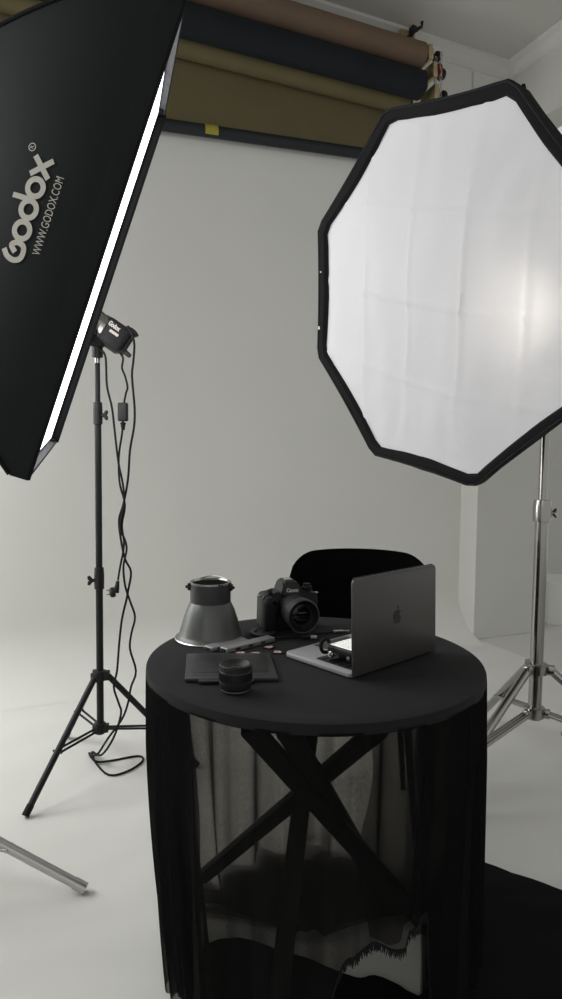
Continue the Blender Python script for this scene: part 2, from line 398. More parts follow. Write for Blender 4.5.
# bracket that carries the rolls at their right ends
t = thing('roll_bracket', 'yellow metal bracket with black knobs at the right end of the paper rolls', 'bracket', room(-0.555, 0.08, 3.585), ROOM)
mb = MB(); mb.box((0.005, 0.16, 0.05), (0.012, 0.05, 0.46), bev=0.002); mb.box((-0.03, 0.175, 0.05), (0.08, 0.02, 0.40), bev=0.002)
part('back_plate', mb, BRASS, t)
for k, (z, y) in enumerate(((0.035, 0.01), (-0.09, -0.04), (-0.225, -0.06))):
    mb = MB(); mb.box((0.018, y + 0.04, z), (0.026, 0.15, 0.085), bev=0.003); mb.box((0.03, y, z), (0.03, 0.05, 0.06), bev=0.003)
    pl = part('side_plate', mb, BRASS, t)
    mb = MB()
    for zz in (-0.018, 0.018): mb.cyl((0.044, y, z + zz), (0.048, y, z + zz), 0.009, seg=10)
    part('bolt', mb, BLKPL, pl)
    mb = MB(); mb.cyl((0.045, y, z), (0.075, y, z), 0.010); mb.lathe([(0.016, 0), (0.032, 0.005), (0.034, 0.018), (0.026, 0.03)], (0.072, y, z), (1, 0, 0), 18)
    part('knob', mb, BLKPL, t)
mb = MB(); mb.lathe([(0.014, 0), (0.038, 0.002), (0.038, 0.01), (0.014, 0.012)], (0.052, -0.045, -0.075), (1, 0, 0), 20)
part('chain_wheel', mb, RED, t, 'red chain wheel')
mb = MB()
for yy in (-0.075, -0.02):
    for k in range(14):
        z = 0.0 - 0.033 * k
        pts = [V((0.058, yy + (0.0075 * math.sin(a) if k % 2 else 0), z + 0.019 * math.cos(a))) + V((0 if k % 2 else 0.0075 * math.sin(a), 0, 0)) for a in [2 * PI * i / 10 for i in range(10)]]
        mb.tube(pts, 0.0022, 5, closed=True)
ch = part('chain', mb, STEEL, t); ch['kind'] = 'stuff'
t = thing('wall_hook', 'small black bent metal hook high on the wall above the brown roll', 'hook', room(-0.610, 0.06, 3.805), ROOM)
t.scale = (0.7, 1, 0.7)
mb = MB(); mb.box((0.0, 0.19, -0.06), (0.05, 0.03, 0.10), bev=0.002); mb.box((0.0, 0.10, -0.075), (0.03, 0.2, 0.02), bev=0.002); part('wall_arm', mb, BLKMET, t)
mb = MB(); mb.tube([(-0.03, 0, -0.088), (0.0, 0, -0.082), (0.022, 0, -0.062), (0.045, 0, -0.052), (0.052, 0, -0.03), (0.050, 0, -0.004)], [0.018, 0.018, 0.014, 0.010, 0.009, 0.012], 8)
mb.box((-0.04, 0, -0.09), (0.045, 0.04, 0.042), bev=0.004)
part('hook_arm', mb, BLKMET, t)

# ---------------------------------------------------------------- white cube in the side room
mb = MB(); mb.box((0.20, 0.20, 0.158), (0.40, 0.40, 0.316), bev=0.004)
o = link_mesh('display_cube', mb, CUBEW, None, smooth=False); o.location = (1.985, 4.79, 0); o.rotation_euler = (0, 0, math.radians(-8))
o.location = (1.975, 4.80, 0)
tag(o, 'white painted cube on the floor at the right edge, behind the chrome stand', 'cube')

# ---------------------------------------------------------------- rectangular softbox, left
SBR = M(((-0.235, .338, .911), (.963, -.045, .265), (.131, .94, -.315)))
SBC = V((-0.523, 2.005, 1.785))
SB = thing('rectangular_softbox', 'large black rectangular softbox with white lettering on its side, at upper left', 'softbox', SBC, SBR)
HX, HY, D0, D1 = 0.40, 0.60, -0.046, -0.52
SHIFT = 0.24      # the ring sits above the middle of the face
def sbp(t):
    z = D0 + (D1 - D0) * t; k = t ** 1.6; ky = t ** 1.25
    return HX + (0.09 - HX) * k, HY + (0.09 - HY) * ky, z, SHIFT * ky
NT = 14
for sgn in (-1, 1):
    mb = MB(); mb.grid(lambda a, b: (lambda h: V((sgn * h[0], h[1] * (2 * b - 1) + h[3], h[2])))(sbp(a)), NT, 12)
    pn = part('side_panel', mb, BLKFAB, SB)
    if sgn < 0: near_panel = pn
    mb = MB(); mb.grid(lambda a, b: (lambda h: V((h[0] * (2 * b - 1), sgn * h[1] + h[3], h[2])))(sbp(a)), NT, 10)
    part('end_panel', mb, BLKFAB, SB)
for sx in (-1, 1):
    for sy in (-1, 1):
        mb = MB(); mb.tube([V((sx * h[0], sy * h[1] + h[3], h[2])) for h in [sbp(i / NT) for i in range(NT + 1)]], 0.006, 8)
        part('corner_seam', mb, BLKEDGE, SB)
# lip around the front: a thin folded band, black outside, paler lining inside
LT = 0.006
for nm, p, size in (('lip', (-HX, 0, D0 / 2), (LT, 2 * HY, -D0)), ('lip', (HX, 0, D0 / 2), (LT, 2 * HY, -D0))):
    mb = MB(); mb.box(p, size, bev=0.002); part(nm, mb, BLKFAB, SB)
    mb = MB(); mb.cyl((p[0], -HY, 0), (p[0], HY, 0), 0.005, seg=8); part('lip_piping', mb, BLKEDGE, SB)
for sy in (-1, 1):
    mb = MB(); mb.box((0, sy * HY, D0 / 2), (2 * HX, LT, -D0), bev=0.002); l = part('lip', mb, BLKEDGE, SB)
    mb = MB(); mb.box((0, sy * (HY - 0.004), D0 / 2), (2 * HX - 0.02, 0.002, -D0 * 0.9)); part('lip_lining', mb, LIPIN, l, 'grey lining of the lip')
    for sx in (-1, 1):
        mb = MB(); mb.box((sx * (HX - 0.03), sy * (HY - 0.009), D0 / 2), (0.05, 0.006, 0.03), bev=0.002); part('velcro_tab', mb, BLKEDGE, l)
DZ = -0.023
mb = MB(); mb.grid(lambda a, b: V(((HX - 0.028) * (2 * a - 1), (HY - 0.012) * (2 * b - 1), DZ + 0.004 * math.sin(a * PI) * math.sin(b * PI))), 10, 14)
part('diffuser', mb, diffuser_material('softbox_diffuser', SOFTBOX_L, False), SB, 'white glowing diffuser sheet')
for sx in (-1, 1):
    mb = MB(); mb.box((sx * (HX - 0.014), 0, DZ), (0.020, 2 * HY - 0.01, 0.003)); part('diffuser_border', mb, BLKEDGE, SB)
mb = MB(); mb.lathe([(0.07, -0.012), (0.10, -0.012), (0.104, 0.0), (0.10, 0.02), (0.07, 0.02), (0.07, -0.012)], (0, SHIFT, D1), (0, 0, 1), 32, False, False); part('speed_ring', mb, BLKMET, SB)
# lettering on the near side panel: a = along +y, b = towards the rear
def on_panel(z_base):
    def put(a, b, lift):
        # walk back from the rim by distance b along the panel from z_base
        t = (z_base - b * 0.90 - D0) / (D1 - D0)
        h = sbp(max(0.0, t))
        return V((-h[0] - lift, a, h[2]))
    return put
u_ = 0.0262 / 70.0
def ring(cx, cy, r, n=28): return [(cx + r * math.cos(2 * PI * i / n), cy + r * math.sin(2 * PI * i / n)) for i in range(n)]
put = on_panel(-0.190)
LX = [-0.085, -0.035, 0.016, 0.068, 0.117]
lift = 0.0025
def gl(cx, pts): return [(cx + p[0] * u_, p[1] * u_) for p in pts]
sw = 36 * u_
mb = MB(); mb.thick_stroke([(p.x, p.y) for p in spline([V((*p, 0)) for p in gl(LX[0], [(-8, 84), (-46, 50), (-60, 0), (-42, -42), (0, -54), (40, -42), (54, -2), (46, 22), (24, 40), (-10, 2)])], 6)], sw, put, d=lift)
part('logo_letter', mb, WHITEPRINT, near_panel, 'white letter G')
for i, nm in ((1, 'o'), (2, 'd'), (3, 'o')):
    mb = MB(); mb.thick_stroke(ring(LX[i], 0, 54 * u_), sw, put, True, lift)
    if nm == 'd': mb.thick_stroke(gl(LX[i], [(58, 5), (60, 60), (58, 138)]), sw * 0.95, put, d=lift + 0.0003)
    part('logo_letter', mb, WHITEPRINT, near_panel, 'white letter ' + nm)
mb = MB(); mb.thick_stroke(gl(LX[4], [(-58, 66), (0, 0), (58, -66)]), sw, put, d=lift); mb.thick_stroke(gl(LX[4], [(-58, -66), (0, 0), (58, 66)]), sw, put, d=lift + 0.0003)
part('logo_letter', mb, WHITEPRINT, near_panel, 'white letter x')
mb = MB(); put2 = on_panel(-0.226); mb.thick_stroke(ring(0.155, 0, 0.0088, 20), 0.0022, put2, True, lift)
part('registered_ring', mb, WHITEPRINT, near_panel)
part('registered_letter', text_bm('R', 0.013, lambda a, b, l: put2(a + 0.155, b, l), d=lift), WHITEPRINT, near_panel)
put3 = on_panel(-0.141)
part('web_address', text_bm('WWW.GODOX.COM', 0.0300, lambda a, b, l: put3(a + 0.016, b, l), width=0.188, d=lift), WHITEPRINT, near_panel, 'small white lettering')

# ---------------------------------------------------------------- light heads
def light_head(name, label, loc, axis, body_len=0.22, r=0.066, lettered=True, reflector=True, group=None, ringm=None):
    """strobe head; local x = the way it shines"""
    ax = V(axis).normalized(); y = V((0, 0, 1)).cross(ax).normalized(); z = ax.cross(y)
    R = M(((ax.x, y.x, z.x), (ax.y, y.y, z.y), (ax.z, y.z, z.z)))
    t = thing(name, label, 'studio light', loc, R, group)
    mb = MB(); mb.box((-body_len / 2, 0, 0), (body_len, 2 * r * 0.95, 2 * r), bev=r * 0.42, seg=4)
    bd = part('body', mb, BLKPL, t)
    mb = MB(); mb.lathe([(r * 0.9, -0.014), (r * 1.05, -0.012), (r * 1.05, 0.004), (r * 0.95, 0.006)], (0, 0, 0), (1, 0, 0), 32); part('front_ring', mb, ringm or BLKPL, t)
    if reflector:
        mb = MB(); mb.lathe([(r * 0.98, 0.0), (r * 1.02, 0.02), (r * 1.12, 0.06), (r * 1.08, 0.06), (r * 0.98, 0.02), (r * 0.9, 0.004)], (0, 0, 0), (1, 0, 0), 36, False, False); part('reflector_dish', mb, CHROME, t, 'bright silver reflector')
    mb = MB()
    for k in range(5): mb.box((-body_len * 0.72 + k * 0.012, -r * 0.95, 0.0), (0.004, 0.004, r * 1.1), bev=0.001)
    part('vent', mb, BLKRUB, bd)
    mb = MB(); mb.box((-body_len - 0.006, 0, 0), (0.014, r * 1.5, r * 1.5), bev=0.005); part('rear_panel', mb, BLKRUB, t)
    mb = MB(); mb.tube([(-body_len * 0.70, 0, r * 0.98), (-body_len * 0.9, 0, r * 1.08), (-body_len * 1.06, 0, r * 1.02), (-body_len * 1.15, 0, r * 0.9)], 0.011, 10, 4); part('handle', mb, BLKPL, t)
    if lettered:
        # the printed side faces local -y ... text runs along -x when seen from there
        side = lambda a, b, l: V((-body_len * 0.36 - a, r * 0.95 + 0.0008 + l, b + r * 0.45))
        flip = lambda a, b, l: V((-body_len * 0.30 + a, r * 0.95 + 0.0008 + l, b + r * 0.38))
        use = side
        part('logo', text_bm('Godox', 0.024, use, width=0.046, bold=0.0012), CARDW, bd, 'white maker lettering')
        use2 = (lambda a, b, l: use(a, b - 0.022, l))
        part('model_lettering', text_bm('SL60W', 0.018, use2, width=0.042), CARDW, bd, 'white model lettering') if False else None
        mb = MB(); mb.thick_stroke([(-0.006, -0.022), (0.03, -0.022)], 0.010, use, d=0.0006); part('print_bar', mb, CARDW, bd, 'white printed bar')
    return t, R

# ---------------------------------------------------------------- stands
def tripod_stand(name, label, base, hub_z, collar_z, foot_r, angles, stages, m, clampm, leg_r, brace_r, spigot=None, group=None, knob_dir=(1, 0, 0), knob_dirs=None, double=False, foot_m=None):
    t = thing(name, label, 'light stand', base, None, group)
    for z0, z1, r in stages:
        mb = MB(); mb.cyl((0, 0, z0), (0, 0, z1), r, seg=24); part('pole', mb, m, t)
    for i in range(len(stages) - 1):
        z = stages[i][1]; r = stages[i][2]
        mb = MB(); mb.lathe([(r, -0.055), (r * 1.35, -0.053), (r * 1.4, 0.0), (r * 1.25, 0.028), (stages[i + 1][2], 0.03)], (0, 0, z - 0.0), (0, 0, 1), 24)
        cl = part('clamp', mb, clampm, t)
        kd = V(knob_dirs[i] if knob_dirs else knob_dir).normalized()
        mb = MB(); c0 = V((0, 0, z - 0.02)) + kd * r; mb.cyl(c0, c0 + kd * 0.018, 0.007, seg=10)
        side = kd.cross(V((0, 0, 1)))
        for sg in (-1, 1):
            mb.tube([c0 + kd * 0.015, c0 + kd * 0.022 + V((0, 0, sg * 0.008)), c0 + kd * 0.026 + V((0, 0, sg * 0.017))], [0.007, 0.008, 0.005], 8)
        part('wing_screw', mb, clampm, cl)
    r0 = stages[0][2]
    mb = MB(); mb.lathe([(r0, -0.025), (r0 * 1.7, -0.022), (r0 * 1.75, 0.014), (r0, 0.018)], (0, 0, collar_z), (0, 0, 1), 20)
    for a in angles:
        a = math.radians(a); mb.box((math.cos(a) * r0 * 1.9, math.sin(a) * r0 * 1.9, collar_z - 0.004), (r0 * 1.6, 0.034, 0.034), M.Rotation(a, 3, 'Z'), 0.004)
    part('leg_collar', mb, clampm, t)
    mb = MB(); mb.lathe([(r0, -0.02), (r0 * 1.5, -0.018), (r0 * 1.5, 0.02), (r0, 0.022)], (0, 0, hub_z), (0, 0, 1), 20)
    for a in angles:
        a = math.radians(a); mb.box((math.cos(a) * r0 * 1.6, math.sin(a) * r0 * 1.6, hub_z), (r0 * 1.4, 0.03, 0.03), M.Rotation(a, 3, 'Z'), 0.003)
    part('brace_hub', mb, clampm, t)
    for ad in angles:
        a = math.radians(ad); d = V((math.cos(a), math.sin(a), 0)); sd = V((-d.y, d.x, 0))
        p0 = d * (r0 * 2.3) + V((0, 0, collar_z - 0.006)); p1 = d * foot_r + V((0, 0, leg_r + 0.001))
        mb = MB(); mb.cyl(p0, p1, leg_r, seg=14); lg = part('leg', mb, m, t)
        mb = MB(); dd = (p1 - p0).normalized(); mb.cyl(p1 - dd * 0.03, p1 + dd * 0.006, leg_r * 1.12, seg=14); part('foot_cap', mb, foot_m or BLKRUB, lg)
        q0 = d * (r0 * 2.0) + V((0, 0, hub_z)); q1 = p0.lerp(p1, 0.57)
        mb = MB()
        for s in (-1, 1): mb.cyl(q0 + sd * s * 0.011, q1 + sd * s * 0.013, brace_r, seg=10)
        mb.cyl(q1 - sd * 0.02, q1 + sd * 0.02, brace_r * 0.9, seg=10)
        part('brace', mb, m, t)
    if spigot:
        z0, z1, r = spigot
        mb = MB(); mb.lathe([(r, 0), (r, (z1 - z0) * 0.4), (r * 0.85, (z1 - z0) * 0.45), (r * 0.85, (z1 - z0) * 0.6), (r, (z1 - z0) * 0.65), (r, z1 - z0)], (0, 0, z0), (0, 0, 1), 20)
        part('spigot', mb, CHROME, t, 'bright metal spigot')
    return t

# black stand in the background with its small head
BSX, BSY = -0.690, 2.49
tripod_stand('light_stand', 'thin black tripod light stand in front of the back wall at left', (BSX, BSY, 0), 0.173, 0.385, 0.37, (244, 128, 6),
             [(0.15, 0.772, 0.0135), (0.70, 1.397, 0.0125), (1.36, 1.575, 0.0095)], BLKMET, BLKPL, 0.0115, 0.0045, (1.57, 1.635, 0.0105), knob_dirs=[(-1, -0.3, 0), (1, -0.3, 0)])
hax = V((-0.78, -0.25, 0.52))
HL = V((-0.672, 2.478, 1.700))
head, HR = light_head('strobe_light', 'black studio strobe head with silver reflector on the thin black stand', HL, hax, 0.106, 0.050, 'side', ringm=CHROME)
# tilt bracket below the head
mb = MB()
iw = lambda p: HR.transposed() @ (V(p) - HL)
mb.cyl(iw((BSX, BSY, 1.592)), iw((BSX, BSY, 1.65)), 0.020, seg=16)
mb.box(iw((BSX, BSY, 1.655)), (0.05, 0.05, 0.05), HR.transposed(), 0.008)
mb.tube([iw((BSX + 0.005, BSY, 1.655)), iw((BSX + 0.05, BSY - 0.01, 1.645)), iw((BSX + 0.10, BSY - 0.01, 1.615)), iw((BSX + 0.125, BSY - 0.012, 1.595))], [0.012, 0.013, 0.011, 0.008], 10, 0)
part('tilt_bracket', mb, BLKPL, head)
mb = MB(); mb.lathe([(0.010, 0), (0.024, 0.004), (0.024, 0.018), (0.012, 0.022)], iw((BSX + 0.01, BSY - 0.03, 1.655)), HR.transposed() @ V((0.2, -1, 0)), 14); part('tilt_knob', mb, BLKRUB, head)

# cords at the black stand: points are (x, z) on the plane of the stand unless y is given
def sight(px, py): return fwd + rt * ((px - 281.0) / F_PX) - up * ((py - 499.5) / F_PX)
def cpt(p, y=2.43):
    d = sight(*p); return V((0, 0, CAM_H)) + d * (y / d.y)
cord_up = [(128, 326), (134, 341), (133.5, 360), (132, 376), (134.6, 408), (134, 427), (130, 450), (128, 479), (123.4, 504), (119, 520), (121, 540), (125, 559), (131, 572), (128, 591), (126.6, 599), (121.8, 620), (119, 646), (117, 671), (113.8, 687), (118.6, 703), (121, 714)]
cord_dn = [(122, 719), (128, 703), (131, 687), (136, 671), (130, 649), (131.5, 633), (135, 617), (130, 601), (125, 585), (123.5, 566), (126.6, 550), (125, 540), (120, 527), (124, 504), (123, 485), (118.5, 463), (115, 434), (112, 408), (107, 386), (106, 362), (104.5, 354), (101, 350)]
def fl(px, py, h=0.005):
    d = sight(px, py); return V((0, 0, CAM_H)) + d * ((h - CAM_H) / d.z)
fl_loop = [fl(92, 752), fl(96, 763), fl(109, 775), fl(128, 771), fl(142.6, 761), fl(138, 756), fl(112, 760.5), fl(96, 761.5, 0.013), fl(89, 753)]
pts = [cpt(p) for p in cord_up] + [V((-0.63, 2.45, 0.15)), V((-0.69, 2.50, 0.06))] + fl_loop + [V((-0.715, 2.52, 0.05)), V((-0.65, 2.45, 0.15))] + [cpt(p, 2.42) for p in cord_dn]
mb = MB(); mb.tube(pts, 0.0042, 8, 4)
o = link_mesh('power_cord', mb, BLKRUB); tag(o, 'long black power cord hanging from the strobe head and looping on the floor', 'cord')
t = thing('sync_cord', 'short black cord with an inline box and a hanging plug beside the black stand', 'cord', cpt((123, 412)))
b0 = cpt((123, 412))
mb = MB(); mb.tube([cpt(p, 2.425) - b0 for p in [(119, 352), (123, 358), (122, 368), (125, 376), (127.5, 387), (126, 393), (124, 403)]], 0.0038, 8, 4); part('upper_cord', mb, BLKRUB, t)
mb = MB(); mb.tube([cpt(p, 2.425) - b0 for p in [(123, 420), (122, 434), (119.5, 450), (118.6, 466), (120, 485), (125, 505), (122, 525), (124, 545), (120.3, 566), (118, 580)]], 0.0038, 8, 4); part('lower_cord', mb, BLKRUB, t)
mb = MB(); mb.box((0, 0, 0), (0.036, 0.024, 0.068), bev=0.006, seg=3); part('inline_box', mb, BLKPL, t)
mb = MB(); mb.lathe([(0.006, 0), (0.009, 0.02), (0.011, 0.026), (0.005, 0.03)], (0.0, 0, -0.066), (0, 0, 1), 12); part('strain_relief', mb, BLKRUB, t)
pg = cpt((115.5, 592), 2.425) - b0
mb = MB(); mb.lathe([(0.016, 0), (0.019, 0.006), (0.019, 0.016), (0.012, 0.022)], pg, (-1, -0.25, -0.1), 18); mb.tube([pg + V((0.0, 0, 0.0)), pg + V((0.006, 0, 0.022)), pg + V((0.009, 0, 0.042))], [0.014, 0.009, 0.006], 10)
plug = part('plug', mb, BLKPL, t)
mb = MB()
for s in (-1, 1): mb.cyl(pg + V((-0.02, 0, 0.008 * s)), pg + V((-0.032, -0.005, 0.008 * s - 0.002)), 0.0024, seg=8)
part('plug_pin', mb, CHROME, plug)

# stand of the rectangular softbox (its near leg reaches into the frame)
SBK = SBC + SBR @ V((0, SHIFT, D1))
SBX, SBY = SBK.x - 0.165, SBK.y - 0.055
la = math.degrees(math.atan2(1.778 - SBY, -0.543 - SBX)); lr = math.hypot(1.778 - SBY, -0.543 - SBX)
tripod_stand('steel_stand', 'steel light stand whose leg foot shows at lower left', (SBX, SBY, 0), 0.13, 0.275, lr, (la, la + 120, la + 240),
             [(0.1, 1.0, 0.018), (0.95, SBK.z - 0.16, 0.015), (SBK.z - 0.20, SBK.z - 0.02, 0.012)], STEEL, STEEL, 0.0145, 0.005, foot_m=STEEL)
h2, R2 = light_head('strobe_light', 'black strobe head behind the rectangular softbox at the left edge', SBK - SBR @ V((0, 0, 0.03)), SBR @ V((0, 0, 1)), 0.22, 0.062, False, False)

# ---------------------------------------------------------------- octagonal softbox, right
OR = M(((0.591, 0.001, -0.807), (-0.764, -0.322, -0.56), (-0.261, 0.947, -0.189)))
OC = V((0.459, 2.098, 1.723))
OB = thing('octagonal_softbox', 'large white octagonal softbox with black rim at upper right', 'softbox', OC, OR)
RO8 = 0.60
def octr(ang, R=RO8, sag=0.0):
    """radius of the octagon outline at an angle; edges between the rods pull in a little"""
    k = (ang - math.radians(70)) / (PI / 4); f_ = k - math.floor(k) - 0.5
    straight = math.cos(PI / 8) / math.cos(f_ * PI / 4)
    return R * straight * (1 - sag * (0.25 - f_ * f_) * 4)
NA = 96
# rim: a folded black band standing proud round the cloth
def rim(a, b):
    ang = 2 * PI * a
    prof = [(-0.004, -0.052), (0.003, -0.02), (0.004, 0.0), (-0.010, 0.003), (-0.026, -0.002), (-0.034, -0.016)]
    dr, z = prof[round(b * 5)]
    wob = 0.003 * noise.noise(V((math.cos(ang) * 6, math.sin(ang) * 6, b * 2)))
    r = octr(ang, RO8, 0.012) + dr + wob
    return V((r * math.cos(ang), r * math.sin(ang), z + wob))
mb = MB(); mb.grid(rim, NA, 5, True); part('rim_band', mb, BLKEDGE, OB)
mb = MB()
mb.tube([V((math.cos(a) * (octr(a, RO8, 0.012) + 0.0), math.sin(a) * (octr(a, RO8, 0.012)), 0.002)) for a in [2 * PI * i / NA for i in range(NA)]], 0.0035, 6, closed=True)
part('piping', mb, BLKFAB, OB)
def odiff(a, b):
    ang = 2 * PI * a; r = b * (octr(ang, RO8, 0.02) - 0.027)
    x, y = r * math.cos(ang), r * math.sin(ang)
    z = -0.020 + 0.030 * (1 - b * b)
    # creases from folding: a loose grid of soft ridges
    for cx, wd, am in ((-0.30, 0.010, 0.0035), (-0.09, 0.008, 0.003), (0.13, 0.008, 0.0035), (0.34, 0.010, 0.003)):
        z += 1.7 * am * math.exp(-((x - cx + 0.02 * math.sin(y * 5)) / wd) ** 2)
    for cy, wd, am in ((0.27, 0.009, 0.003), (0.0, 0.008, 0.0035), (-0.25, 0.010, 0.003)):
        z += 1.7 * am * math.exp(-((y - cy + 0.02 * math.sin(x * 4 + 1)) / wd) ** 2)
    z += 0.016 * noise.noise(V((x * 4, y * 4, 3.1))) * (1 - b ** 6) + 0.009 * noise.noise(V((x * 11, y * 5, 7.7))) * (1 - b ** 8)
    # gathers near the rim
    z += 0.010 * b ** 4 * (1 - b ** 12) * noise.noise(V((math.cos(ang) * 9, math.sin(ang) * 9, 1.0)))
    return V((x, y, z))
mb = MB(); mb.grid(odiff, 144, 60, True)
bmesh.ops.remove_doubles(mb.bm, verts=mb.bm.verts, dist=1e-5)
part('diffuser', mb, diffuser_material('octabox_diffuser', OCTA_L, True), OB, 'creased white diffuser cloth')
OD = -0.58
for k in range(8):
    a0 = math.radians(70 + 45 * k); a1 = a0 + PI / 4
    def pan(u, v):
        kk = v ** 1.02; p = V((math.cos(a0), math.sin(a0), 0)).lerp(V((math.cos(a1), math.sin(a1), 0)), u)
        r = RO8 - 0.008 + (0.10 - RO8) * kk
        return V((p.x * r, p.y * r, -0.05 + (OD + 0.05) * v))
    mb = MB(); mb.grid(pan, 4, 10); part('outer_panel', mb, BLKFAB, OB)
    mb = MB(); mb.tube([pan(0, v / 10) for v in range(11)], 0.006, 6); part('rod_seam', mb, BLKEDGE, OB)
for cy, q in ((0.052, 0.006), (-0.15, 0.012)):
    mb = MB(); mb.box((-0.540, cy, 0.003), (q, q, 0.004), bev=0.001); part('rim_label', mb, CARDW, OB, 'tiny white label on the rim')
mb = MB(); mb.lathe([(0.08, -0.015), (0.115, -0.015), (0.118, 0.0), (0.115, 0.02), (0.08, 0.02), (0.08, -0.015)], (0, 0, OD), (0, 0, 1), 32, False, False); part('speed_ring', mb, BLKMET, OB)
OHL = OC + OR @ V((0, 0, OD - 0.03))
oh, ohR = light_head('strobe_light', 'black strobe head hidden behind the octagonal softbox on the chrome stand', OHL, OR @ V((0, 0, 1)), 0.20, 0.062, False, False)
# modelling bulb of that head, inside the softbox
mb = MB(); mb.lathe([(0.012, 0.0), (0.016, 0.05), (0.035, 0.08), (0.042, 0.11), (0.030, 0.14), (0.006, 0.152)], (0.02, 0, -0.02), (1, 0, -0.45), 20); part('bulb', mb, emit('modelling_bulb', (1.0, 0.93, 0.86), BULB_L), oh, 'glowing modelling bulb')
OSX, OSY = OHL.x + 0.032, OHL.y + 0.035
mb = MB(); iv = lambda p: ohR.transposed() @ (V(p) - OHL)
mb.cyl(iv((OSX, OSY, OHL.z - 0.19)), iv((OSX, OSY, OHL.z - 0.05)), 0.019, seg=16); part('tilt_bracket', mb, BLKPL, oh)
cst = tripod_stand('chrome_stand', 'heavy chrome light stand under the octagonal softbox', (OSX, OSY, 0), 0.262, 0.437, 0.56, (94, 214, 334),
             [(0.235, 1.05, 0.0245), (0.95, OHL.z - 0.30, 0.0165), (OHL.z - 0.34, OHL.z - 0.13, 0.012)], CHROME, CHROME, 0.0165, 0.0085, knob_dirs=[(1, -0.2, 0), (1, -0.2, 0)])
mb = MB(); k0 = V((0.10, -0.05, 0.245)); mb.cyl(k0, k0 + V((0, 0, -0.04)), 0.007, seg=10); mb.box(k0 + V((0, 0, -0.045)), (0.035, 0.008, 0.018), bev=0.003)
part('brace_screw', mb, STEEL, cst)

# ---------------------------------------------------------------- table, cloth, chair
TX, TY, TZ, TR = 0.085, 1.573, 0.75, 0.40
tb = thing('folding_table', 'round folding table with crossing dark legs under the black cloth', 'table', (TX, TY, 0))
mb = MB(); mb.lathe([(TR - 0.03, 0), (TR - 0.012, 0.0), (TR - 0.006, 0.008), (TR - 0.006, 0.022), (TR - 0.012, 0.027)], (0, 0, TZ - 0.030), (0, 0, 1), 64); part('tabletop', mb, LEGS, tb)
for p0, p1 in (((-0.139, -0.351, 0.72), (0.314, 0.057, 0.0)), ((-0.069, -0.358, 0.72), (0.234, 0.122, 0.0)), ((0.106, -0.35, 0.72), (-0.309, 0.25, 0.0)), ((0.02, 0.15, 0.72), (-0.081, -0.193, 0.0))):
    p0 = V(p0); p1 = V(p1); p1.z = 0.012; d = p1 - p0
    mb = MB(); R = frame(d, V((1, 0, 0))); mb.box((p0 + p1) / 2, (0.045, 0.018, d.length), R, 0.004)
    part('leg', mb, LEGS, tb)
mb = MB(); mb.box((0.0, -0.02, 0.47), (0.055, 0.05, 0.05), M.Rotation(0.7, 3, 'Y'), 0.008); part('hinge_block', mb, LEGS, tb)

tc_ = thing('tablecloth', 'black tablecloth with a sheer skirt over the round table', 'tablecloth', (TX, TY, 0))
mb = MB(); rr = TR
tprof = [(0.0005, TZ)] + [(rr * k / 12, TZ) for k in range(1, 12)] + [(rr - 0.005, TZ), (rr - 0.0012, TZ - 0.0012), (rr + 0.0005, TZ - 0.005), (rr + 0.001, TZ - 0.010), (rr + 0.001, TZ - 0.022)]
mb.lathe([(r, z - 0.0004 if k else z) for k, (r, z) in enumerate(tprof)], (0, 0, 0), (0, 0, 1), 128, False, False); part('cloth_top', mb, CLOTH, tc_)
# skirt. th = angle seen from above, 0 towards the camera, positive to the right
def smooth(a, b, x):
    t = min(1, max(0, (x - a) / (b - a))); return t * t * (3 - 2 * t)
def hem(th):
    d = math.degrees(th)
    z = 0.055
    z += 0.245 * smooth(-6, 8, d) * (1 - smooth(34, 38, d))
    if 23 < d < 38: z += 0.03 * smooth(23, 24, d) * (1 - smooth(34, 38, d))
    if abs(d) > 100: z = 0.014
    return z + (0.008 * math.sin(d * 0.55) if abs(d) < 100 else 0) 
def skirt_r(th, t):
    f1 = math.sin(th * 17 + 0.6 * math.sin(th * 3)) ; f2 = math.sin(th * 29 + 1.3)
    amp = 0.001 + 0.034 * t
    r = 0.4015 + 0.004 * min(1, t * 4) - 0.45 * amp + amp * (0.65 * (abs(f1) ** 0.7) * (1 if f1 > 0 else -1) + 0.35 * f2)
    d = math.degrees(th)
    r -= 0.055 * t * t * smooth(20, 75, -d) * (1 - smooth(110, 165, -d))
    return r
def sk(th, b, dr=0.0):
    d = abs(math.degrees(th))
    puddle = 0.36 * smooth(104, 128, d)            # rear length added over the floor to darken it as seen through the skirt
    bb = min(1.0, b / 0.77) if puddle else b
    z1 = hem(th); z0 = TZ - 0.018; z = z0 + (z1 - z0) * bb
    t = (z0 - z) / z0
    r = skirt_r(th, t) + dr * (0.3 + t)
    if puddle and b > 0.77:
        q = (b - 0.77) / 0.23
        r = r + (0.405 - r) * min(1, q * 3) - puddle * q
        z = 0.014 + 0.008 * math.sin(q * 9 + th * 3) ** 2 * min(1, q * 4)
    return V((r * math.sin(th), -r * math.cos(th), z))
SHEER = sheer_material('sheer_black_voile', 0.46)
mb = MB(); mb.grid(lambda a, b: sk(-PI + 2 * PI * a, b), 420, 26, True); part('skirt', mb, SHEER, tc_, 'see-through black skirt of the cloth')
